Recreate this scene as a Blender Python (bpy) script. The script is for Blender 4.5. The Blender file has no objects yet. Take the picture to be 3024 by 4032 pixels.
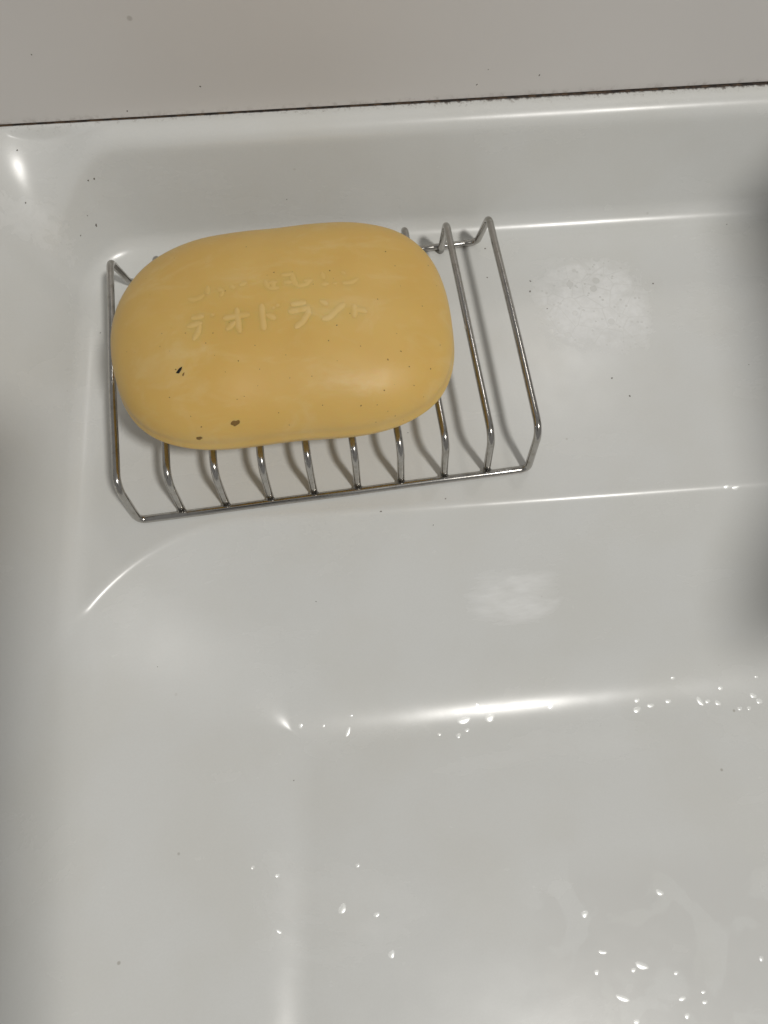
import bpy, math, random
import numpy as np
from mathutils import Matrix, Vector, noise

S = 0.001                      # everything below is written in millimetres
R = math.radians
scene = bpy.context.scene
col = scene.collection

# ------------------------------------------------------------------ camera
cam_data = bpy.data.cameras.new('camera')
cam_data.sensor_fit = 'HORIZONTAL'
cam_data.sensor_width = 36.0
cam_data.lens = 36.0
cam_data.clip_start = 0.005
cam_data.clip_end = 20.0
cam = bpy.data.objects.new('camera', cam_data)
col.objects.link(cam)
cam.matrix_world = (Matrix.Translation((6.661*S, -80.063*S, 201.371*S))
                    @ Matrix.Rotation(R(-8.722+3.8), 4, 'Z') @ Matrix.Rotation(R(20.251), 4, 'X')
                    @ Matrix.Rotation(R(0.495), 4, 'Z'))
scene.camera = cam

# ------------------------------------------------------------------ world, lamps, exposure
world = bpy.data.worlds.new('World'); scene.world = world; world.use_nodes = True
bg = world.node_tree.nodes['Background']
bg.inputs['Color'].default_value = (1.0, 0.985, 0.96, 1)
bg.inputs['Strength'].default_value = 0.215

def lamp(name, loc, target, size, power, color):
    l = bpy.data.lights.new(name, 'AREA'); l.shape = 'DISK'; l.size = size*S; l.energy = power; l.color = color
    o = bpy.data.objects.new(name, l); col.objects.link(o)
    o.location = [c*S for c in loc]
    d = Vector(target)-Vector(loc)
    o.rotation_euler = d.to_track_quat('-Z', 'Y').to_euler()
    return o
lamp('room_lamp', (500, -600, 1300), (10, 0, 0), 140, 9.3, (1.0, 0.975, 0.93))
lamp('mirror_lamp', (480, 800, 1300), (10, 0, 0), 150, 0.8, (1.0, 0.97, 0.93))

vs = scene.view_settings
vs.view_transform = 'Standard'; vs.look = 'None'; vs.gamma = 1.0; vs.exposure = 0.13; vs.use_curve_mapping = False
scene.cycles.use_denoising = True
scene.cycles.max_bounces = 10
scene.cycles.sample_clamp_indirect = 6.0

# ------------------------------------------------------------------ helpers
def mesh_obj(name, verts, faces, mat, parent=None, smooth=True):
    me = bpy.data.meshes.new(name)
    me.from_pydata([tuple(c*S for c in v) for v in verts], [], faces)
    me.update()
    if smooth: me.polygons.foreach_set('use_smooth', [True]*len(me.polygons))
    if mat: me.materials.append(mat)
    o = bpy.data.objects.new(name, me); col.objects.link(o)
    if parent: o.parent = parent
    return o
def tag(o, label=None, cat=None, group=None, kind=None):
    if label: o['label'] = label
    if cat: o['category'] = cat
    if group: o['group'] = group
    if kind: o['kind'] = kind
    return o
def empty(name, loc, rz=0):
    o = bpy.data.objects.new(name, None); col.objects.link(o)
    o.location = [c*S for c in loc]; o.rotation_euler = (0, 0, rz); o.empty_display_size = 0.01
    return o

class NT:
    """small node-tree writer"""
    def __init__(self, name):
        self.m = bpy.data.materials.new(name); self.m.use_nodes = True
        self.t = self.m.node_tree; self.t.nodes.clear()
        self.out = self.t.nodes.new('ShaderNodeOutputMaterial')
    def n(self, typ, **kw):
        nd = self.t.nodes.new(typ)
        for k, v in kw.items():
            if k.startswith('i_'):
                key = k[2:].replace('_', ' ')
                nd.inputs[key].default_value = v
            else: setattr(nd, k, v)
        return nd
    def link(self, a, b): self.t.links.new(a, b)
    def setin(self, sock, v):
        if hasattr(v, 'is_output') or isinstance(v, bpy.types.NodeSocket): self.link(v, sock)
        else: sock.default_value = v
    def math(self, op, a, b=None, c=None, clamp=False):
        nd = self.t.nodes.new('ShaderNodeMath'); nd.operation = op; nd.use_clamp = clamp
        for i, v in enumerate((a, b, c)):
            if v is not None: self.setin(nd.inputs[i], v)
        return nd.outputs[0]
    def ramp(self, v, lo, hi, a=0.0, b=1.0):
        nd = self.t.nodes.new('ShaderNodeMapRange'); nd.interpolation_type = 'SMOOTHSTEP'
        self.setin(nd.inputs['Value'], v)
        nd.inputs['From Min'].default_value = lo; nd.inputs['From Max'].default_value = hi
        nd.inputs['To Min'].default_value = a; nd.inputs['To Max'].default_value = b
        return nd.outputs['Result']
    def mix(self, fac, a, b):
        nd = self.t.nodes.new('ShaderNodeMix'); nd.data_type = 'RGBA'
        self.setin(nd.inputs['Factor'], fac)
        self.setin(nd.inputs[6], a); self.setin(nd.inputs[7], b)
        return nd.outputs[2]
    def noise(self, vec, scale, detail=3, rough=0.5, dist=0.0):
        nd = self.t.nodes.new('ShaderNodeTexNoise')
        nd.inputs['Scale'].default_value = scale; nd.inputs['Detail'].default_value = detail
        nd.inputs['Roughness'].default_value = rough; nd.inputs['Distortion'].default_value = dist
        self.link(vec, nd.inputs['Vector']); return nd.outputs['Fac']
    def vor(self, vec, scale, feature='F1', rnd=1.0):
        nd = self.t.nodes.new('ShaderNodeTexVoronoi'); nd.feature = feature
        nd.inputs['Scale'].default_value = scale; nd.inputs['Randomness'].default_value = rnd
        self.link(vec, nd.inputs['Vector']); return nd
    def mm(self):
        """object coordinates in millimetres"""
        tc = self.t.nodes.new('ShaderNodeTexCoord')
        vm = self.t.nodes.new('ShaderNodeVectorMath'); vm.operation = 'SCALE'; vm.inputs['Scale'].default_value = 1/S
        self.link(tc.outputs['Object'], vm.inputs[0]); return vm.outputs[0]
    def xyz(self, vec):
        nd = self.t.nodes.new('ShaderNodeSeparateXYZ'); self.link(vec, nd.inputs[0]); return nd.outputs
    def mapv(self, vec, loc=(0,0,0), scale=(1,1,1), rot=(0,0,0)):
        nd = self.t.nodes.new('ShaderNodeMapping')
        nd.inputs['Location'].default_value = loc; nd.inputs['Scale'].default_value = scale; nd.inputs['Rotation'].default_value = rot
        self.link(vec, nd.inputs['Vector']); return nd.outputs[0]
    def bump(self, h, strength, dist):
        nd = self.t.nodes.new('ShaderNodeBump'); nd.inputs['Strength'].default_value = strength
        nd.inputs['Distance'].default_value = dist*S; self.link(h, nd.inputs['Height']); return nd.outputs[0]
    def bsdf(self, **kw):
        nd = self.t.nodes.new('ShaderNodeBsdfPrincipled')
        for k, v in kw.items(): self.setin(nd.inputs[k.replace('_', ' ')], v)
        self.link(nd.outputs[0], self.out.inputs['Surface']); return nd

# ------------------------------------------------------------------ materials
def rgb(r, g, b): return (r, g, b, 1.0)

def mat_sink():
    t = NT('glazed_sink_white'); p = t.mm(); x, y, z = t.xyz(p)
    base = rgb(.725, .732, .715)
    n1 = t.noise(p, .035, 4)
    c = t.mix(t.ramp(n1, .35, .7), base, rgb(.705, .707, .68))
    c = t.mix(t.math('MULTIPLY', t.ramp(t.noise(p, 1.6, 2, .6), .3, .7), .055), c, rgb(.52, .51, .48))
    smear = t.ramp(t.noise(t.mapv(p, (0, 0, 0), (.5, 1, 1), (0, 0, .35)), .035, 7, .6, .3), .50, .72)
    c = t.mix(t.math('MULTIPLY', smear, .09), c, rgb(.90, .90, .88))
    # dried soap film plus painted mirror-lamp reflection on the ledge, right of the rack
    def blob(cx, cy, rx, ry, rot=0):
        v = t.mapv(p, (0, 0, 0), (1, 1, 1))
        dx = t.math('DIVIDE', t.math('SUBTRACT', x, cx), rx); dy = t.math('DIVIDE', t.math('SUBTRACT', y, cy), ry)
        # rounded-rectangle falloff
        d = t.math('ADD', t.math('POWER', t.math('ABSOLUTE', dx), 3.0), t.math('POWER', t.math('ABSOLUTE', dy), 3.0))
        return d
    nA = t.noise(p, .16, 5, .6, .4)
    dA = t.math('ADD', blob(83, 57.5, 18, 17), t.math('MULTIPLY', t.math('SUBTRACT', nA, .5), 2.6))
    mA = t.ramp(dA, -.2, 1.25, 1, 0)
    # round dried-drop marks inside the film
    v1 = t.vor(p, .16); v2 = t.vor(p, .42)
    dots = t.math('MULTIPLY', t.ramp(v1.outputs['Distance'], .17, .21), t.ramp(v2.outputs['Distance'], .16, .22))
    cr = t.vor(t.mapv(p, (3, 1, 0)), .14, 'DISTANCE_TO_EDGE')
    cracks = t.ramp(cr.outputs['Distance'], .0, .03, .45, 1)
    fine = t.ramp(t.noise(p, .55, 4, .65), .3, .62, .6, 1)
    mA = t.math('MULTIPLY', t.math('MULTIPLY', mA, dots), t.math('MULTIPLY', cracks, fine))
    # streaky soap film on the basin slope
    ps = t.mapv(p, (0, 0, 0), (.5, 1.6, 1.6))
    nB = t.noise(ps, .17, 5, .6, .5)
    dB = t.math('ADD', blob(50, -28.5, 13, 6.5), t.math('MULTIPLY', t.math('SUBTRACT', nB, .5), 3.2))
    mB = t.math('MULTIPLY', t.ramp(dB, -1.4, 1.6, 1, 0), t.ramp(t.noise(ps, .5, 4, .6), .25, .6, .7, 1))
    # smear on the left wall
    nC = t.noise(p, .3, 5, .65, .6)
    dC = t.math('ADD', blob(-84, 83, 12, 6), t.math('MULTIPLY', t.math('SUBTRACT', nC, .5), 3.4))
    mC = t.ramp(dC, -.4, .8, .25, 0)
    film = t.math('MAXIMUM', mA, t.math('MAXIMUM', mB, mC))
    c = t.mix(t.math('MULTIPLY', film, .78), c, rgb(.94, .945, .94))  # film whitening, raised to stand in for lamp glare on the ledge
    # thin greyish water marks on the basin floor
    nW = t.noise(p, .05, 3, .5, .7)
    reg = t.math('MULTIPLY', t.ramp(x, 35, 60), t.ramp(y, -112, -98, 1, 0))
    wm = t.math('MULTIPLY', t.math('MULTIPLY', t.ramp(nW, .46, .52), reg), .65)
    c = t.mix(wm, c, rgb(.665, .665, .645))
    # mould creeping out of the joint along the wall
    nm = t.noise(t.mapv(p, (0, 0, 0), (1, .55, .55)), .55, 5, .7)
    nm2 = t.noise(t.mapv(p, (40, 0, 0)), .03, 2)
    edge = t.math('ADD', y, t.math('ADD', t.math('MULTIPLY', t.math('SUBTRACT', nm, .5), 3.6), t.math('MULTIPLY', t.math('SUBTRACT', nm2, .5), 1.2)))
    edge = t.math('ADD', edge, t.ramp(x, -60, 90, -.15, .95))
    mm_ = t.math('MULTIPLY', t.ramp(edge, 102.9, 103.9), t.ramp(z, 34, 36))
    c = t.mix(t.math('MULTIPLY', mm_, .85), c, rgb(.07, .045, .03))
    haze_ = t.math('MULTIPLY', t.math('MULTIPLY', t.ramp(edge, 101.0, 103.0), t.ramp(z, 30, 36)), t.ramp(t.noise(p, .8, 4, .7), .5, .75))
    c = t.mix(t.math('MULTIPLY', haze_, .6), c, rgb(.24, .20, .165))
    # faint grime freckles
    vd = t.vor(p, .085); gr = t.ramp(vd.outputs['Distance'], .02, .05, 1, 0)
    gn = t.ramp(t.noise(p, .02, 2), .5, .6)
    c = t.mix(t.math('MULTIPLY', t.math('MULTIPLY', gr, gn), .5), c, rgb(.30, .27, .22))
    rough = t.math('ADD', t.math('ADD', .205, t.math('MULTIPLY', t.noise(p, .12, 4), .09)), t.math('ADD', t.math('MULTIPLY', film, .35), t.math('MULTIPLY', smear, .10)))
    h = t.math('ADD', t.math('MULTIPLY', t.noise(p, .05, 2), 1.0), t.math('MULTIPLY', t.noise(p, .9, 3), .03))
    b = t.bsdf(Base_Color=c, Roughness=rough, IOR=1.49, Normal=t.bump(h, .35, .35))
    return t.m

def mat_wall():
    t = NT('wall_panel_offwhite'); p = t.mm(); x, y, z = t.xyz(p)
    n1 = t.noise(p, .03, 4)
    c = t.mix(n1, rgb(.745, .722, .698), rgb(.71, .685, .66))
    v = t.vor(p, .05); sp = t.ramp(v.outputs['Distance'], .02, .045, 1, 0)
    c = t.mix(t.math('MULTIPLY', sp, .4), c, rgb(.30, .27, .24))
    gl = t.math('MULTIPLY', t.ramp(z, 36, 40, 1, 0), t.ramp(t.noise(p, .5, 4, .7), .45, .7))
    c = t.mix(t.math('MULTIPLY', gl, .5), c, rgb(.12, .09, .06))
    h = t.noise(p, .6, 4, .6)
    t.bsdf(Base_Color=c, Roughness=.42, IOR=1.45, Normal=t.bump(h, .15, .12))
    return t.m

def mat_mould():
    t = NT('black_mouldy_sealant'); p = t.mm()
    c = t.mix(t.ramp(t.noise(p, .5, 4), .4, .65), rgb(.016, .010, .007), rgb(.085, .05, .026))
    t.bsdf(Base_Color=c, Roughness=.7)
    return t.m

def mat_soap(name='ochre_soap', lettering=0.0):
    t = NT(name); p = t.mm(); x, y, z = t.xyz(p)
    n1 = t.noise(p, .035, 4, .5, .3)
    c = t.mix(t.ramp(n1, .3, .7), rgb(.725, .468, .13), rgb(.765, .515, .158))
    n2 = t.noise(t.mapv(p, (0, 0, 0), (.6, 1.4, 1)), .12, 5, .6, .5)
    c = t.mix(t.math('MULTIPLY', t.ramp(n2, .52, .74), .35), c, rgb(.79, .595, .265))
    film = t.ramp(t.noise(t.mapv(p, (4, 7, 0), (.8, 1.3, 1)), .09, 6, .62, .8), .50, .72)
    c = t.mix(t.math('MULTIPLY', film, .22), c, rgb(.84, .68, .38))
    if lettering:
        at = t.n('ShaderNodeAttribute'); at.attribute_name = 'fade'
        wear = t.ramp(t.noise(p, .35, 4, .55), .30, .60, .25, 1)
        c = t.mix(t.math('MULTIPLY', t.math('MULTIPLY', at.outputs['Fac'], wear), lettering), c, rgb(.86, .70, .42))
    rough = t.math('ADD', .30, t.math('MULTIPLY', t.noise(p, .15, 5, .6), .26))
    h = t.math('ADD', t.noise(p, .10, 3), t.math('MULTIPLY', t.noise(p, 1.2, 3), .06))
    h = t.math('ADD', h, t.math('MULTIPLY', film, .12))
    t.bsdf(Base_Color=c, Roughness=rough, IOR=1.47, Subsurface_Weight=0.0 if lettering else .5, Subsurface_Radius=(1.0, .55, .2),
           Subsurface_Scale=2.6*S, Normal=t.bump(h, .4, .35))
    return t.m

def plain(name, colr, rough, metallic=0.0, **kw):
    t = NT(name); p = t.mm()
    c = t.mix(t.noise(p, .8, 4), rgb(*colr), rgb(*[k*.7 for k in colr]))
    t.bsdf(Base_Color=c, Roughness=rough, Metallic=metallic, **kw)
    return t.m

def mat_steel():
    t = NT('stainless_wire'); p = t.mm()
    n = t.noise(p, .5, 4, .6)
    c = t.mix(t.ramp(n, .45, .75), rgb(.49, .475, .45), rgb(.38, .36, .325))
    rough = t.math('ADD', .10, t.math('MULTIPLY', t.noise(p, .25, 4), .14))
    t.bsdf(Base_Color=c, Roughness=rough, Metallic=1.0, Normal=t.bump(t.noise(p, 1.5, 3), .12, .08))
    return t.m

def mat_water():
    t = NT('clear_water')
    tr = t.n('ShaderNodeBsdfTransparent'); gl = t.n('ShaderNodeBsdfGlossy'); ms = t.n('ShaderNodeAddShader'); gl.inputs['Color'].default_value = rgb(.26, .26, .26)
    tr.inputs['Color'].default_value = rgb(.96, .965, .965); gl.inputs['Roughness'].default_value = .29
    t.link(tr.outputs[0], ms.inputs[0]); t.link(gl.outputs[0], ms.inputs[1]); t.link(ms.outputs[0], t.out.inputs['Surface'])
    return t.m

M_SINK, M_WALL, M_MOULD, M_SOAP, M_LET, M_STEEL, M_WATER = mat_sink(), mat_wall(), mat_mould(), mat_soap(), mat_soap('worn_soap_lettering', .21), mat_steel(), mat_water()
M_LET2 = mat_soap('faint_soap_lettering', .12)
M_BLACK = plain('black_flake', (.006, .005, .005), .6)
M_PIT = plain('brown_pit', (.26, .145, .03), .65)
M_SPECK = plain('brown_speck', (.30, .18, .05), .7)
M_DIRT = plain('dark_dirt', (.19, .175, .15), .8)
M_RESID = plain('whitish_soap_residue', (.62, .58, .50), .5)

# ------------------------------------------------------------------ sink surface
def profile(points_deg, r1, ang, H, r2):
    """rise from z=0 : concave fillet r1, straight at ang, convex r2, flat at H; returns d,z arrays"""
    a = R(ang); d = [-1.0, 0.0]; z = [0.0, 0.0]
    for k in range(1, 33):
        t = a*k/32; d.append(r1*math.sin(t)); z.append(r1*(1-math.cos(t)))
    zt = H-r2*(1-math.cos(a)); run = (zt-z[-1])/math.tan(a); d0 = d[-1]+run
    for k in range(0, 33):
        t = a*(1-k/32); d.append(d0+r2*(math.sin(a)-math.sin(t))); z.append(H-r2*(1-math.cos(t)))
    d.append(d[-1]+500); z.append(H)
    return np.array(d), np.array(z)
PB = profile(0, 7.0, 80, 37.0, 6.0)
PL = profile(0, 9.0, 55, 37.0, 6.0)
XL, YB, RA = -67.8, 84.0, 13.0
TH = R(40); TT = math.tan(TH); R2 = 4.5
def basin_wall():
    """convex lip, then a straight slope, against the inset from the basin edge"""
    d = [-1.0, 0.0]; z = [0.0, 0.0]
    for k in range(1, 33):
        t = TH*k/32; d.append(R2*math.sin(t)); z.append(-R2*(1-math.cos(t)))
    d.append(400.0); z.append(z[-1]-(400.0-d[-2])*TT)
    return np.array(d), np.array(z)
PD = basin_wall()
FS, FK = -.05, 10.0                                      # floor slope, fillet size
def floor_z(x, y): return -40.3+FS*(y+64.0)-.07*(x-20)
def sink_z(x, y):
    x = np.asarray(x, float); y = np.asarray(y, float)
    qx = (XL+RA)-x; qy = y-(YB-RA)
    mx, my = np.maximum(qx, 0), np.maximum(qy, 0)
    ln = np.hypot(mx, my)
    dA = ln+np.minimum(np.maximum(qx, qy), 0)-RA
    w = np.where(ln > 1e-6, (mx/np.maximum(ln, 1e-6))**2, (qx > qy)*1.0)
    zA = (1-w)*np.interp(dA, *PB)+w*np.interp(dA, *PL)
    k_ = np.clip((y-100.6)/2.4, 0, 1); k_ = k_*k_*(3-2*k_)
    zA = zA+(37.0-zA)*k_*np.clip((-40-x)/15, 0, 1)          # the rim stays level along the wall into the corner
    # basin, a rounded rectangle
    def rounded(rb, x):
        x0, x1, y0, y1 = -81.0, 430.0, -340.0, -4.1
        cx, cy = (x0+x1)/2, (y0+y1)/2
        bx = np.abs(x-cx)-((x1-x0)/2-rb); by = np.abs(y-cy)-((y1-y0)/2-rb)
        return rb-np.hypot(np.maximum(bx, 0), np.maximum(by, 0))-np.minimum(np.maximum(bx, by), 0)
    # the slope is gentler at the left end and a little steeper towards the right
    e1 = rounded(56.0, x); e2 = rounded(56.0, -81.0+(x+81.0)*.90)
    w2 = np.clip((e1-3)/50, 0, 1); w2 = w2*w2*(3-2*w2)
    dB = -((1-w2)*e1+w2*(e2+.11*(np.minimum(x, 180)-20)))
    zw = np.interp(-dB, *PD); zf = floor_z(x, y)
    h = np.maximum(FK-np.abs(zw-zf), 0)/FK
    zB = np.maximum(zw, zf)+h*h*FK*.25
    return zA+zB
def axis(segs):
    out = []
    for a, b, s in segs:
        n = max(1, int(round((b-a)/s))); out += [a+(b-a)*i/n for i in range(n)]
    out.append(segs[-1][1]); return np.array(out)
gx = axis([(-150, -112, 4), (-112, 0, .5), (0, 160, .8), (160, 330, 6)])
gy = axis([(-260, -170, 5), (-170, -70, .9), (-70, 4, .45), (4, 82, .8), (82, 103, .25), (103, 108, 1)])
X, Y = np.meshgrid(gx, gy); Z = sink_z(X, Y)
nx, ny = len(gx), len(gy)
co = np.stack([X, Y, Z], -1).reshape(-1, 3)*S
idx = np.arange(nx*ny).reshape(ny, nx)
quads = np.stack([idx[:-1, :-1], idx[:-1, 1:], idx[1:, 1:], idx[1:, :-1]], -1).reshape(-1, 4)
me = bpy.data.meshes.new('sink')
me.vertices.add(len(co)); me.vertices.foreach_set('co', co.ravel())
me.loops.add(quads.size); me.loops.foreach_set('vertex_index', quads.ravel().astype(np.int32))
me.polygons.add(len(quads)); me.polygons.foreach_set('loop_start', (np.arange(len(quads))*4).astype(np.int32))
me.polygons.foreach_set('use_smooth', np.ones(len(quads), bool))
me.update(calc_edges=True); me.validate()
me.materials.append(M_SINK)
sink = bpy.data.objects.new('sink_basin', me); col.objects.link(sink)
tag(sink, kind='structure')

# wall panel above the joint
def box(x0, x1, y0, y1, z0, z1, bev=.6):
    import bmesh
    bm = bmesh.new(); bmesh.ops.create_cube(bm, size=1)
    for v in bm.verts:
        v.co = Vector(((x0+x1)/2+v.co.x*(x1-x0), (y0+y1)/2+v.co.y*(y1-y0), (z0+z1)/2+v.co.z*(z1-z0)))*S
    bmesh.ops.bevel(bm, geom=bm.edges[:], offset=bev*S, segments=3, affect='EDGES')
    return bm
def bm_obj(name, bm, mat, parent=None):
    m_ = bpy.data.meshes.new(name); bm.to_mesh(m_); bm.free(); m_.materials.append(mat)
    o = bpy.data.objects.new(name, m_); col.objects.link(o)
    if parent: o.parent = parent
    return o
wall = bm_obj('wall', box(-150, 330, 103.2, 113, 37.25, 76, .3), M_WALL); tag(wall, kind='structure')

# mouldy sealant joint between wall and sink rim: an uneven bead
random.seed(4)
vv, ff = [], []
xs = np.arange(-150, 330, 1.0)
for i, xx in enumerate(xs):
    tt = min(1, max(0, (xx+60)/160))
    n_ = noise.noise(Vector((xx*.13, 0, 0)))*.5+noise.noise(Vector((xx*.6, 3, 0)))*.35
    wdt = .24+.18*tt*tt+.14*n_
    wdt = max(.06, wdt)
    for k in range(7):
        a = math.pi*k/6
        vv.append((xx, 103.35-wdt*1.3*math.sin(a)-.15*math.sin(a), 37.12+.20*math.cos(a)+.03*n_))
for i in range(len(xs)-1):
    for k in range(6):
        a = i*7+k; ff.append((a, a+1, a+8, a+7))
joint = mesh_obj('sealant_joint', vv, ff, M_MOULD)
tag(joint, 'thin dark mouldy sealant line between the wall and the sink rim', 'sealant joint')

# ------------------------------------------------------------------ wire rack
def fillet_path(pts, rads, closed=False, seg=8):
    P = [Vector(p) for p in pts]; n = len(P); out = []
    for i in range(n):
        if not closed and i in (0, n-1): out.append(P[i]); continue
        a, b, c = P[i-1], P[i], P[(i+1) % n]
        u = (a-b).normalized(); v = (c-b).normalized(); ang = u.angle(v); r = rads[i]
        t = min(r/math.tan(ang/2), (a-b).length*.49, (c-b).length*.49); r = t*math.tan(ang/2)
        ctr = b+(u+v).normalized()*(r/math.sin(ang/2))
        s, e = b+u*t-ctr, b+v*t-ctr; tot = s.angle(e)
        for k in range(seg+1):
            f = k/seg
            q = (s*math.sin((1-f)*tot)+e*math.sin(f*tot))/math.sin(tot)
            out.append(ctr+q)
    return out
def tube(path, r, closed=False, n=14, cap=True, wob=0.0):
    P = path; m = len(P); vs_, fs_ = [], []
    T = []
    for i in range(m):
        a = P[i-1] if (i > 0 or closed) else P[i]; b = P[(i+1) % m] if (i < m-1 or closed) else P[i]
        T.append((b-a).normalized())
    up = Vector((0, 0, 1)); nrm = up-T[0]*up.dot(T[0])
    if nrm.length < .1: nrm = Vector((1, 0, 0))-T[0]*T[0].x
    nrm.normalize()
    for i in range(m):
        nrm = (nrm-T[i]*nrm.dot(T[i])).normalized(); bi = T[i].cross(nrm)
        for k in range(n):
            a = 2*math.pi*k/n; vs_.append(P[i]+(nrm*math.cos(a)+bi*math.sin(a))*r)
    for i in range(m if closed else m-1):
        j = (i+1) % m
        # closed loops: match the twist at the seam
        off = 0
        if closed and j == 0:
            best = min(range(n), key=lambda o: (vs_[i*n]-vs_[o]).length); off = best
        for k in range(n): fs_.append((i*n+k, i*n+(k+1) % n, j*n+(k+1+off) % n, j*n+(k+off) % n))
    if cap and not closed:
        for e, T_, sgn in ((0, T[0], -1), (m-1, T[-1], 1)):
            c0 = len(vs_); vs_.append(P[e]+T_*sgn*r*.35)
            for k in range(n):
                a_, b_ = e*n+k, e*n+(k+1) % n
                fs_.append((c0, b_, a_) if sgn < 0 else (c0, a_, b_))
    return vs_, fs_
WR = 1.04
D_, A_, H_, WF, W1 = 79.5, 4.1, 16.5, 110.0, 112.3
rack = empty('wire_soap_rack', (0, 0, 0), R(3.8))
tag(rack, 'stainless steel wire soap rack standing on the white sink ledge', 'soap rack')
def subdiv(path, closed, step=2.5):
    out = []; n = len(path)
    for i in range(n if closed else n-1):
        a, b = path[i], path[(i+1) % n]; k = max(1, int((b-a).length/step))
        out += [a.lerp(b, j/k) for j in range(k)]
    if not closed: out.append(path[-1])
    return out
z0 = .95
loop = [(-WF/2, 0, z0), (WF/2, 0, z0), (W1/2, A_, H_), (W1/2, D_-A_, H_), (WF/2, D_, z0), (-WF/2, D_, z0), (-W1/2, D_-A_, H_), (-W1/2, A_, H_)]
pth = subdiv(fillet_path(loop, [2.2, 2.2, 5.0, 3.0, 2.4, 2.4, 3.0, 5.0], True), True)
for p_ in pth: p_ += Vector((noise.noise(p_*.03), noise.noise(p_*.03+Vector((9, 0, 0))), 0))*.35
v_, f_ = tube(pth, WR, True); mesh_obj('outer_wire', v_, f_, M_STEEL, rack)
rng = random.Random(7)
for i in range(8):
    x = (i-3.5)*12.3+.17; dx = rng.uniform(-.35, .35)
    pts = [(x, 1.35, z0+.55), (x+dx*.3, A_, H_), (x+dx, D_-A_, H_), (x, D_-1.5, z0-.05)]
    v_, f_ = tube(subdiv(fillet_path(pts, [0, 5.0, 3.0, 0]), False), WR)
    cw = mesh_obj('cross_wire', v_, f_, M_STEEL, rack)
    # weld bead at the front rail
    bv, bf = [], []
    for a in range(7):
        for b in range(12):
            t1 = math.pi*a/6; t2 = 2*math.pi*b/12
            bv.append((x+1.35*math.sin(t1)*math.cos(t2), .95+.6*math.sin(t1)*math.sin(t2), z0+.55+.55*math.cos(t1)))
    for a in range(6):
        for b in range(12): bf.append((a*12+b, a*12+(b+1) % 12, (a+1)*12+(b+1) % 12, (a+1)*12+b))
    mesh_obj('weld', bv, bf, M_STEEL, cw)

# ------------------------------------------------------------------ soap bar
SX, SY, SYAW = -7.255, 32.074, -.0057
SA, SB, SN, SC, SQ, TX, TY = 41.83, 29.91, 3.0, 16.1, 2.2, .002, .010
SH = (.0216, .0004, -.0093, -.0065, -.005, .0027, -.0021, .0043, .0079, -.0024)   # uneven wear of the outline
soap_z = 17.4+SC
rc = Matrix.Rotation(R(3.8), 3, 'Z') @ Vector((SX, SY, 0))
soap = empty('soap_bar', (rc.x, rc.y, 0), R(3.8)+SYAW)
soap.location.z = (H_+WR)*S
tag(soap, 'worn ochre yellow soap bar with stamped lettering lying on the wire rack', 'soap')
def soap_pt(u, v):
    cu, su = math.cos(u), math.sin(u)
    r = (abs(cu)**SN+abs(su)**SN)**(-1/SN)
    r *= 1+sum(SH[2*j]*math.cos((j+2)*u)+SH[2*j+1]*math.sin((j+2)*u) for j in range(5))
    cv, sv = math.cos(v), math.sin(v)
    rr = (abs(cv)**SQ+abs(sv)**SQ)**(-1/SQ)
    rho, zz = rr*cv, SC*rr*sv
    # parting line: a faint ridge and groove round the belt
    rho *= 1.005+.009*math.exp(-((zz+1.6)/1.2)**2)-.005*math.exp(-((zz-.8)/1.3)**2)
    x, y = SA*rho*r*cu, SB*rho*r*su
    zz += TX*x+TY*y
    q = Vector((x, y, zz))
    w = noise.noise(q*.045)*.45+noise.noise(q*.11+Vector((5, 2, 1)))*.2
    q = q+Vector((x/SA*.3, y/SB*.3, zz/SC)).normalized()*w*(.35+.65*abs(zz)/SC)
    return q+Vector((0, 0, SC))
NU, NV = 220, 110
vv, ff = [], []
for j in range(1, NV):
    v = -math.pi/2+math.pi*j/NV
    for i in range(NU):
        u = 2*math.pi*i/NU
        # even spacing on a superellipse
        vv.append(soap_pt(u, v))
for j in range(NV-2):
    for i in range(NU):
        ff.append((j*NU+i, j*NU+(i+1) % NU, (j+1)*NU+(i+1) % NU, (j+1)*NU+i))
b0 = len(vv); vv.append(soap_pt(0, -math.pi/2)); vv.append(soap_pt(0, math.pi/2))
for i in range(NU):
    ff.append((b0, (i+1) % NU, i)); ff.append((b0+1, (NV-2)*NU+i, (NV-2)*NU+(i+1) % NU))
soap_body = mesh_obj('body', vv, ff, M_SOAP, soap)
bpy.context.view_layer.update()

# a ray helper: where the line of sight through a place on the soap meets its top
from mathutils.bvhtree import BVHTree
soap_bvh = BVHTree.FromPolygons([v for v in vv], ff)

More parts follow.
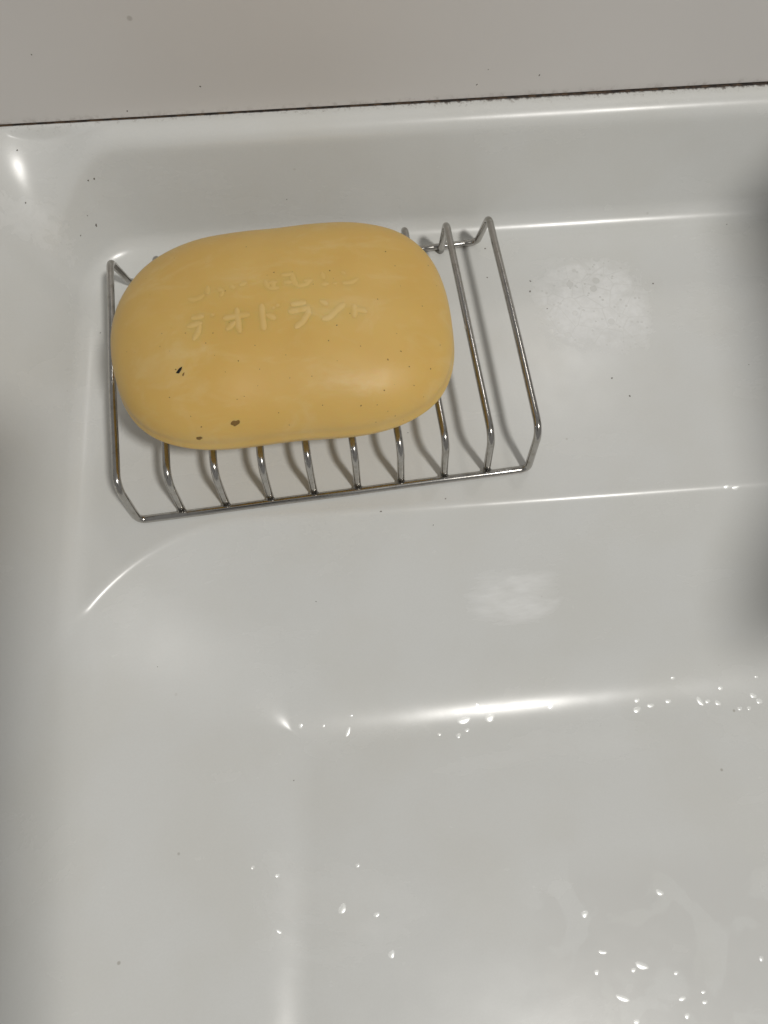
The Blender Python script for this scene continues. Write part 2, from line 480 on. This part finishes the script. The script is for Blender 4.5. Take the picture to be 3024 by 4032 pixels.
# ------------------------------------------------------------------ soap details
def on_soap(x, y, lift=0.0):
    loc, nrm, *_ = soap_bvh.ray_cast(Vector((x, y, 80)), Vector((0, 0, -1)))
    if loc is None:
        loc, nrm, *_ = soap_bvh.find_nearest(Vector((x, y, 2*SC-6)))
    if nrm.z < 0: nrm = -nrm
    return loc+nrm*lift, nrm
def stroke(poly, width, lift):
    """a worn stroke of a stamped character: a rounded ribbon lying on the soap"""
    P = [Vector((a, b, 0)) for a, b in poly]; pts = []
    for a, b in zip(P[:-1], P[1:]):
        k = max(2, int((b-a).length/.35)); pts += [a.lerp(b, j/k) for j in range(k)]
    pts.append(P[-1]); n = len(pts); vs_, fs_ = [], []
    for i, q in enumerate(pts):
        a, b = pts[max(0, i-2)], pts[min(n-1, i+2)]
        t = (b-a).normalized(); sd = Vector((-t.y, t.x, 0))
        tap = min(1, .5+min(i, n-1-i)*.25)*(1+.22*noise.noise(q*.8))
        for f, l in ((-1, .004), (-.5, lift*.75), (0, lift), (.5, lift*.75), (1, .004)):
            r_ = q+sd*(f*width*.5*tap); p_, _ = on_soap(r_.x, r_.y, l); vs_.append(p_)
    for i in range(n-1):
        for k in range(4): fs_.append((i*5+k, (i+1)*5+k, (i+1)*5+k+1, i*5+k+1))
    return vs_, fs_
LOWER_ROW = [[[[-20.56,-2.41],[-17.47,-2.44]],[[-21.72,-4.48],[-19.93,-4.3],[-18.01,-4.17]],[[-18.69,-4.69],[-19.12,-6.41],[-20.48,-8.37]],[[-15.7,-2.32],[-15.26,-3.08]]],[[[-13.12,-4.06],[-9.87,-3.97],[-6.76,-3.98]],[[-9.7,-1.81],[-9.63,-4.48],[-9.64,-7.07],[-9.46,-8.5]],[[-10.33,-5.34],[-11.45,-6.36],[-12.58,-7.09]]],[[[-3.84,-1.69],[-3.88,-4.42],[-3.89,-6.66],[-3.87,-8.65]],[[-2.98,-4.6],[-1.91,-5.24],[-0.91,-6.1]],[[-1.3,-2.85],[-0.93,-3.4]],[[-0.3,-2.26],[0.14,-3.04]]],[[[2.92,-2.77],[4.75,-2.6],[6.58,-2.39]],[[2.17,-4.52],[3.98,-4.42],[6.73,-4.12],[6.77,-5.36],[5.22,-7.47],[3.21,-8.74]]],[[[9.79,-2.47],[10.75,-2.89],[11.56,-3.58]],[[9.75,-7.3],[11.41,-6.99],[13.18,-5.42],[15.49,-3.5]]],[[[17.69,-3.91],[17.64,-5.67],[17.24,-7.45]],[[17.75,-5.25],[19.8,-5.55],[20.47,-5.96]]]]
UPPER_ROW = [[[[-21.1,3.24],[-19.69,2.48],[-18.18,2.84],[-17.11,3.54]]],[[[-16.05,5.7],[-16.38,3.3]],[[-13.8,4.52],[-12.48,3.44]],[[-12.48,3.44],[-13.36,2.0]]],[[[-10.68,4.87],[-9.74,3.49]],[[-8.52,4.22],[-6.8,5.0]]],[[[-2.36,4.77],[-1.89,2.38]],[[-1.89,2.38],[0.62,2.3]],[[-1.56,3.93],[0.39,3.96]],[[-0.66,4.35],[-0.54,2.32]]],[[[1.51,5.78],[4.05,5.81],[4.35,3.48],[5.03,2.11]],[[1.99,3.67],[3.91,3.43]]],[[[4.94,2.12],[7.15,2.45],[8.1,3.79]],[[6.67,3.49],[8.71,3.58]]],[[[11.2,5.68],[11.34,3.44]],[[10.64,2.09],[12.4,2.22]],[[13.43,2.1],[14.45,2.35]]],[[[15.82,5.84],[16.79,4.93]],[[15.69,2.25],[17.9,2.45],[19.57,3.58]]]]
for row, wd, lf in ((LOWER_ROW, 1.5, .13), (UPPER_ROW, 1.3, .08)):
    for glyph in row:
        gv, gf = [], []
        for st in glyph:
            a, b = stroke(st, wd, lf); k = len(gv); gv += a; gf += [tuple(q+k for q in f) for f in b]
        ch = mesh_obj('stamped_character', gv, gf, M_LET if row is LOWER_ROW else M_LET2, soap)
        fa = ch.data.attributes.new('fade', 'FLOAT', 'POINT')
        fa.data.foreach_set('value', [(0, .75, 1, .75, 0)[q % 5] for q in range(len(gv))])

def patch(cx, cy, rx, ry, rot, lift, seed, n=18, rim=-.06):
    """irregular little crust or pit lying in the soap surface"""
    rg = random.Random(seed); vs_, fs_ = [on_soap(cx, cy, lift)[0]], []
    ph = [rg.uniform(0, 6.28) for _ in range(3)]
    c0, n0 = on_soap(cx, cy); t1 = Vector((1, 0, 0)); t1 = (t1-n0*n0.x).normalized(); t2 = n0.cross(t1)
    for ring, (f, l) in enumerate(((.55, lift), (1.0, rim))):
        for k in range(n):
            a = 2*math.pi*k/n
            w = 1+.16*math.sin(2*a+ph[0])+.12*math.sin(3*a+ph[1])+.08*math.sin(5*a+ph[2])
            x = rx*f*w*math.cos(a); y = ry*f*w*math.sin(a)
            q_ = c0+t1*(x*math.cos(rot)-y*math.sin(rot))+t2*(x*math.sin(rot)+y*math.cos(rot))
            p_, n_, *_ = soap_bvh.find_nearest(q_)
            vs_.append(p_+n0*l)
    for k in range(n):
        fs_.append((0, 1+k, 1+(k+1) % n)); fs_.append((1+k, 1+n+k, 1+n+(k+1) % n, 1+(k+1) % n))
    return vs_, fs_
FLAKE = [[-25.3,-15.24],[-24.79,-14.74],[-24.21,-14.24],[-23.52,-14.05],[-23.74,-14.7],[-24.17,-15.17],[-24.52,-15.54],[-24.95,-15.44]]
fc = [sum(p[i] for p in FLAKE)/len(FLAKE) for i in (0, 1)]
fv = [on_soap(fc[0], fc[1], .22)[0]]+[on_soap(fc[0]+(p[0]-fc[0])*.7, fc[1]+(p[1]-fc[1])*.7, .2)[0] for p in FLAKE]+[on_soap(p[0], p[1], -.05)[0] for p in FLAKE]
nf = len(FLAKE); ffl = []
for k in range(nf):
    ffl.append((0, 1+k, 1+(k+1) % nf)); ffl.append((1+k, 1+nf+k, 1+nf+(k+1) % nf, 1+(k+1) % nf))
fl = mesh_obj('black_flake', fv, ffl, M_BLACK, soap, smooth=False); fl['label'] = 'small black flake stuck in the soap'
for k, (cx, cy, rx, ry, rot) in enumerate(((-13.42, -26.84, 1.1, .7, .5), (-22.68, -27.8, .75, .55, .1), (-23.53, -15.93, .4, .22, .9), (-25.21, -14.45, .2, .15, 0))):
    a, b = patch(cx, cy, rx, ry, rot, .05, 30+k, rim=.02); mesh_obj('brown_pit', a, b, M_PIT, soap)
SPECKS = [[-6.3,16.64],[-0.14,6.87],[0.32,2.35],[8.73,2.29],[13.08,6.04],[11.32,5.54],[29.64,1.8],[-19.79,2.56],[-19.33,-4.4],[-17.55,-9.66],[-15.7,-7.45],[-22.17,-6.04],[-15.8,-12.99],[17.82,-14.55],[26.76,-11.57],[12.98,-9.12],[-12.04,-22.85],[-10.33,-22.39],[-6.91,-20.57],[-28.57,-7.75],[-37.47,-5.48],[-21.41,-26.55],[-1.16,-27.8],[-3.12,-25.89],[7.29,-25.76],[16.21,-26.68],[20.03,-26.76],[22.06,-24.26],[23.5,-2.38],[22.44,-27.75],[26.27,-28.01],[31.55,-24.67],[34.27,-3.39],[27.44,12.24],[38.05,10.17],[29.16,7.8],[28.69,-19.29],[27.17,-15.88],[23.79,-17.85],[10.6,-12.72],[-5.96,-17.22],[-10.55,-14.95],[-13.81,-17.08],[-6.35,-11.91],[-12.0,3.39],[-8.97,-5.03],[3.97,-8.22],[17.59,-5.68],[16.4,-6.26],[39.24,4.22],[-27.6,-19.92],[0.4,-14.83],[5.73,-20.08],[29.35,-23.06],[24.17,-28.21],[19.39,-29.01],[-23.33,-24.49],[37.31,-12.89],[33.98,-19.09]]
rg = random.Random(12); sv, sf = [], []
for i, (x, y) in enumerate(SPECKS+[(rg.uniform(-36, 36), rg.uniform(-24, 22)) for _ in range(18)]):
    big = i < len(SPECKS); r_ = rg.uniform(.08, .17) if big else rg.uniform(.05, .1)
    a, b = patch(x, y, r_*rg.uniform(.8, 1.5), r_, rg.uniform(0, 3), .03, 100+i, 8, .01)
    k = len(sv); sv += a; sf += [tuple(q+k for q in f) for f in b]
tag(mesh_obj('speckles', sv, sf, M_SPECK, soap), kind='stuff')

# ------------------------------------------------------------------ residue on one rack wire
rv, rf = [], []
for i in range(23):
    f = i/22; y = 33+f*11; w = math.sin(math.pi*f)**.6*(.55+.35*noise.noise(Vector((f*7, 0, 2))))
    xw = 3.5*12.3+.17+rng.uniform(-.03, .03)
    for k in range(8):
        a = 2*math.pi*k/8; rv.append((xw-.62-.45*w*(1-math.cos(a))*.9, y, H_+.12+.62*w*math.sin(a)))
for i in range(22):
    for k in range(8): rf.append((i*8+k, i*8+(k+1) % 8, (i+1)*8+(k+1) % 8, (i+1)*8+k))
mesh_obj('soap_residue', rv, rf, M_RESID, rack)

# ------------------------------------------------------------------ water droplets in the basin
def frame(x, y):
    e = .4; zx = (sink_z(x+e, y)-sink_z(x-e, y))/(2*e); zy = (sink_z(x, y+e)-sink_z(x, y-e))/(2*e)
    n = Vector((-float(zx), -float(zy), 1)).normalized()
    return Vector((x, y, float(sink_z(x, y)))), n
def droplet_mesh(seed):
    rg_ = random.Random(seed); n, m = 20, 7; vs_, fs_ = [], []
    ph = rg_.uniform(0, 6.28)
    for j in range(m):
        a = math.pi/2*j/(m-1)
        for k in range(n):
            t = 2*math.pi*k/n; r_ = math.cos(a)*(1+.12*math.sin(2*t+ph)+.07*math.sin(3*t))
            vs_.append((r_*math.cos(t), r_*math.sin(t), .22*math.sin(a)-.02))
    for j in range(m-1):
        for k in range(n): fs_.append((j*n+k, j*n+(k+1) % n, (j+1)*n+(k+1) % n, (j+1)*n+k))
    fs_.append(tuple(range(n-1, -1, -1)))
    me_ = bpy.data.meshes.new('water_droplet'); me_.from_pydata(vs_, [], fs_)
    me_.polygons.foreach_set('use_smooth', [True]*len(me_.polygons)); me_.materials.append(M_WATER); return me_
DM = [droplet_mesh(i) for i in range(5)]
def droplet(x, y, rx, ry, rot, label, group, i):
    p_, n_ = frame(x, y)
    o = bpy.data.objects.new('water_droplet', DM[i % 5]); col.objects.link(o)
    o.location = p_*S
    t1 = Vector((1, 0, -n_.x/n_.z)).normalized(); t2 = n_.cross(t1)
    q = Matrix((t1, t2, n_)).transposed() @ Matrix.Rotation(rot, 3, 'Z')
    o.rotation_euler = q.to_euler(); o.scale = (rx*S*.9, ry*S*.9, min(rx, ry)*S*.9)
    return tag(o, label, 'water droplet', group)
DROPS = [  # x, y, half length, half width, turn, label, group
    (-16.0, -58.7, 0.8, 0.8, 0, 'small round water droplet, first from the left along the bright basin curve', 'droplets along the basin curve'),
    (-2.0, -61.4, 1.7, 0.7, 1.1, 'oblong water droplet, third from the left along the bright basin curve', 'droplets along the basin curve'),
    (-9.2, -59.2, 0.5, 0.5, 0, 'tiny water droplet, second from the left along the bright basin curve', 'droplets along the basin curve'),
    (-0.7, -56.9, 0.5, 0.45, 0, 'tiny water droplet, fourth from the left along the bright basin curve', 'droplets along the basin curve'),
    (38.3, -57.0, 1.5, 0.75, -1.0, 'oblong water droplet, ninth from the left along the bright basin curve', 'droplets along the basin curve'),
    (41.5, -60.4, 1.9, 1.3, 0.2, 'small round water droplet, tenth from the left along the bright basin curve', 'droplets along the basin curve'),
    (60.8, -58.4, 1.0, 1.0, 0, 'small round water droplet, eleventh from the left along the bright basin curve', 'droplets along the basin curve'),
    (31.3, -64.9, 0.9, 0.8, 0, 'small round water droplet, sixth from the left along the bright basin curve', 'droplets along the basin curve'),
    (34.1, -63.5, 0.75, 0.6, 0.3, 'small round water droplet, eighth from the left along the bright basin curve', 'droplets along the basin curve'),
    (25.5, -64.1, 0.6, 0.5, 0, 'tiny water droplet, fifth from the left along the bright basin curve', 'droplets along the basin curve'),
    (33.4, -60.6, 2.6, 1.1, 0.1, 'oblong water droplet, seventh from the left along the bright basin curve', 'droplets along the basin curve'),
    (88.6, -58.5, 0.9, 0.8, 0, 'small round water droplet, second from the left at the basin right', 'droplets at the right side of the basin'),
    (88.2, -61.2, 1.5, 1.0, 0.1, 'small round water droplet, first from the left at the basin right', 'droplets at the right side of the basin'),
    (92.8, -60.3, 1.2, 0.75, 0, 'oblong water droplet, third from the left at the basin right', 'droplets at the right side of the basin'),
    (98.7, -59.4, 1.0, 0.75, 0, 'small round water droplet, fourth from the left at the basin right', 'droplets at the right side of the basin'),
    (109.0, -60.1, 2.0, 0.8, -1.1, 'oblong water droplet, sixth from the left at the basin right', 'droplets at the right side of the basin'),
    (111.5, -60.3, 0.9, 0.7, 0, 'small round water droplet, seventh from the left at the basin right', 'droplets at the right side of the basin'),
    (114.7, -61.0, 1.2, 0.8, -0.8, 'small round water droplet, eighth from the left at the basin right', 'droplets at the right side of the basin'),
    (116.4, -56.6, 0.8, 0.8, 0, 'small round water droplet, ninth from the left at the basin right', 'droplets at the right side of the basin'),
    (121.5, -63.2, 0.8, 0.7, 0, 'small round water droplet, tenth from the left at the basin right', 'droplets at the right side of the basin'),
    (124.5, -63.3, 0.8, 0.6, 0, 'small round water droplet, eleventh from the left at the basin right', 'droplets at the right side of the basin'),
    (126.8, -59.6, 1.2, 0.9, -0.6, 'small round water droplet, twelfth from the left at the basin right', 'droplets at the right side of the basin'),
    (128.4, -61.4, 1.2, 0.9, -0.6, 'small round water droplet, thirteenth from the left at the basin right', 'droplets at the right side of the basin'),
    (101.0, -52.6, 0.7, 0.6, 0, 'tiny water droplet, fifth from the left at the basin right', 'droplets at the right side of the basin'),
    (128.8, -54.0, 0.6, 0.5, 0, 'tiny water droplet, fourteenth from the left at the basin right', 'droplets at the right side of the basin'),
    (-6.4, -108.6, 1.7, 1.0, 0.9, 'oblong water droplet, fourth from the left on the middle basin floor', 'droplets on the middle of the basin floor'),
    (2.9, -110.9, 0.9, 0.7, 0, 'small round water droplet, sixth from the left on the middle basin floor', 'droplets on the middle of the basin floor'),
    (6.3, -120.8, 1.1, 1.0, 0.4, 'small round water droplet, seventh from the left on the middle basin floor', 'droplets on the middle of the basin floor'),
    (-23.7, -112.5, 0.9, 0.5, -0.6, 'oblong water droplet, third from the left on the middle basin floor', 'droplets on the middle of the basin floor'),
    (-23.8, -98.7, 0.7, 0.6, 0, 'tiny water droplet, second from the left on the middle basin floor', 'droplets on the middle of the basin floor'),
    (-30.1, -95.9, 0.6, 0.5, 0, 'tiny water droplet, first from the left on the middle basin floor', 'droplets on the middle of the basin floor'),
    (-1.5, -98.1, 0.6, 0.6, 0, 'tiny water droplet, fifth from the left on the middle basin floor', 'droplets on the middle of the basin floor'),
    (61.3, -115.8, 1.2, 1.0, 0, 'small round water droplet, first from the left on the lower right basin floor', 'droplets on the lower right basin floor'),
    (84.0, -112.3, 1.2, 0.9, -0.5, 'small round water droplet, eighth from the left on the lower right basin floor', 'droplets on the lower right basin floor'),
    (64.6, -125.5, 1.3, 0.6, -0.2, 'oblong water droplet, third from the left on the lower right basin floor', 'droplets on the lower right basin floor'),
    (62.0, -130.1, 0.9, 0.7, 0, 'small round water droplet, second from the left on the lower right basin floor', 'droplets on the lower right basin floor'),
    (72.4, -130.5, 0.8, 0.7, 0, 'small round water droplet, sixth from the left on the lower right basin floor', 'droplets on the lower right basin floor'),
    (74.9, -129.7, 2.2, 1.0, -0.5, 'oblong water droplet, seventh from the left on the lower right basin floor', 'droplets on the lower right basin floor'),
    (68.0, -136.8, 2.0, 0.9, -0.4, 'oblong water droplet, fourth from the left on the lower right basin floor', 'droplets on the lower right basin floor'),
    (70.7, -142.5, 0.9, 0.8, 0, 'small round water droplet, fifth from the left on the lower right basin floor', 'droplets on the lower right basin floor'),
    (84.9, -142.5, 0.9, 0.7, 0, 'small round water droplet, eleventh from the left on the lower right basin floor', 'droplets on the lower right basin floor'),
    (84.2, -132.3, 0.7, 0.6, 0, 'tiny water droplet, ninth from the left on the lower right basin floor', 'droplets on the lower right basin floor'),
    (84.5, -138.4, 1.2, 0.6, 0, 'oblong water droplet, tenth from the left on the lower right basin floor', 'droplets on the lower right basin floor'),
    (90.6, -139.8, 0.8, 0.6, 0, 'small round water droplet, twelfth from the left on the lower right basin floor', 'droplets on the lower right basin floor'),
    (90.8, -137.4, 0.7, 0.5, 0, 'tiny water droplet, thirteenth from the left on the lower right basin floor', 'droplets on the lower right basin floor'),
    (109.3, -131.1, 0.8, 0.7, 0, 'small round water droplet, fourteenth from the left on the lower right basin floor', 'droplets on the lower right basin floor'),
    (110.4, -5.8, 0.8, 0.6, 0, 'small round water droplet, first from the left on the front lip of the soap ledge', 'droplets on the ledge lip'),
    (113.1, -6.2, 1.2, 0.5, 0, 'oblong water droplet, second from the left on the front lip of the soap ledge', 'droplets on the ledge lip'),
]
for i, d_ in enumerate(DROPS): droplet(*d_, i)

# ------------------------------------------------------------------ loose dirt specks
DIRT = [[65.0,67.6,0.0,0],[68.7,57.1,0.0,0],[131.8,84.7,0.0,0],[103.3,63.8,-0.0,0],[126.3,32.7,0.0,0],[84.3,31.3,-0.0,0],[64.3,63.8,-0.0,0],[88.5,24.9,0.0,0],[51.6,70.0,0.0,0],[-67.3,88.6,12.2,0],[-68.8,58.7,0.1,0],[-67.3,88.7,12.3,0],[-71.9,85.4,12.1,0],[-68.8,58.7,0.1,0],[-83.0,87.0,24.9,0],[-63.4,93.3,25.9,0],[-65.1,92.8,26.2,0],[-82.6,97.9,33.4,0],[-68.6,89.0,16.2,0],[-9.1,92.4,14.1,0],[-8.2,-26.1,-16.2,0],[12.2,-5.7,-0.3,0],[26.7,-9.8,-3.4,0],[30.6,-3.4,0.0,0],[-53.0,-41.7,-14.5,0],[-18.6,-74.0,-36.5,0],[21.9,17.9,-0.0,0],[11.3,18.4,0.0,0],[52.3,81.1,0.0,0],[-28.5,103.2,46.1,1],[-50.1,103.2,39.6,1],[50.0,103.2,46.4,1],[64.6,103.2,43.7,1],[47.4,103.2,41.8,1],[-68.6,103.2,58.0,1]]
rg = random.Random(5); dv, df = [], []
for i, (x, y, z, onwall) in enumerate(DIRT):
    if onwall: p_, n_ = Vector((x, 103.2, z)), Vector((0, -1, 0))
    else: p_, n_ = frame(x, y)
    q = n_.to_track_quat('Z', 'Y').to_matrix(); r_ = rg.uniform(.13, .3); st = rg.uniform(1, 1.8); an = rg.uniform(0, 3.1)
    k = len(dv); dv.append(p_+n_*.12)
    for j in range(9):
        a = 2*math.pi*j/9; l = Vector((r_*st*math.cos(a)*rg.uniform(.7, 1.2), r_*math.sin(a)*rg.uniform(.7, 1.2), -.01)); l.rotate(Matrix.Rotation(an, 3, 'Z')); dv.append(p_+q @ l)
    for j in range(9): df.append((k, k+1+j, k+1+(j+1) % 9))
tag(mesh_obj('dirt_specks', dv, df, M_DIRT), 'tiny dark dirt specks scattered over the sink and wall', 'dirt', kind='stuff')

# ------------------------------------------------------------------ unseen tap beyond the right edge, added and shaped to shade the sink
def lathe(profile_, cx, cy, n=40):
    vs_, fs_ = [], []
    for r_, z in profile_:
        for k in range(n): vs_.append((cx+r_*math.cos(2*math.pi*k/n), cy+r_*math.sin(2*math.pi*k/n), z))
    for j in range(len(profile_)-1):
        for k in range(n): fs_.append((j*n+k, j*n+(k+1) % n, (j+1)*n+(k+1) % n, (j+1)*n+k))
    fs_.append(tuple((len(profile_)-1)*n+k for k in range(n)))
    return vs_, fs_
tap = empty('tap', (0, 0, 0))
tag(tap, 'unseen chrome single lever tap, added beyond the soap rack to shade the right edge', 'tap')
v_, f_ = lathe([(27, 0), (27, 5), (24, 8), (20, 11), (18, 60), (17, 120), (14, 150), (12, 168)], 222, 44)
mesh_obj('body', v_, f_, M_STEEL, tap)
v_, f_ = tube(subdiv(fillet_path([(222, 44, 160), (214, 38, 204), (196, -120, 204), (196, -124, 178)], [0, 26, 16, 0]), False, 4), 14, n=24)
mesh_obj('spout', v_, f_, M_STEEL, tap)
v_, f_ = tube(subdiv(fillet_path([(238, 44, 70), (258, 44, 74), (274, 36, 96)], [0, 10, 0]), False, 4), 5, n=20)
mesh_obj('lever', v_, f_, M_STEEL, tap)

# ------------------------------------------------------------------ the phone that shades the left of the sink
M_PHONE = plain('dark_phone_case', (.03, .03, .032), .5)
phone = bm_obj('phone', box(-71, 3, -132, 12, 14, 23, 3.5), M_PHONE)
phone.matrix_world = cam.matrix_world.copy()
tag(phone, 'dark phone held flat above the sink', 'phone')
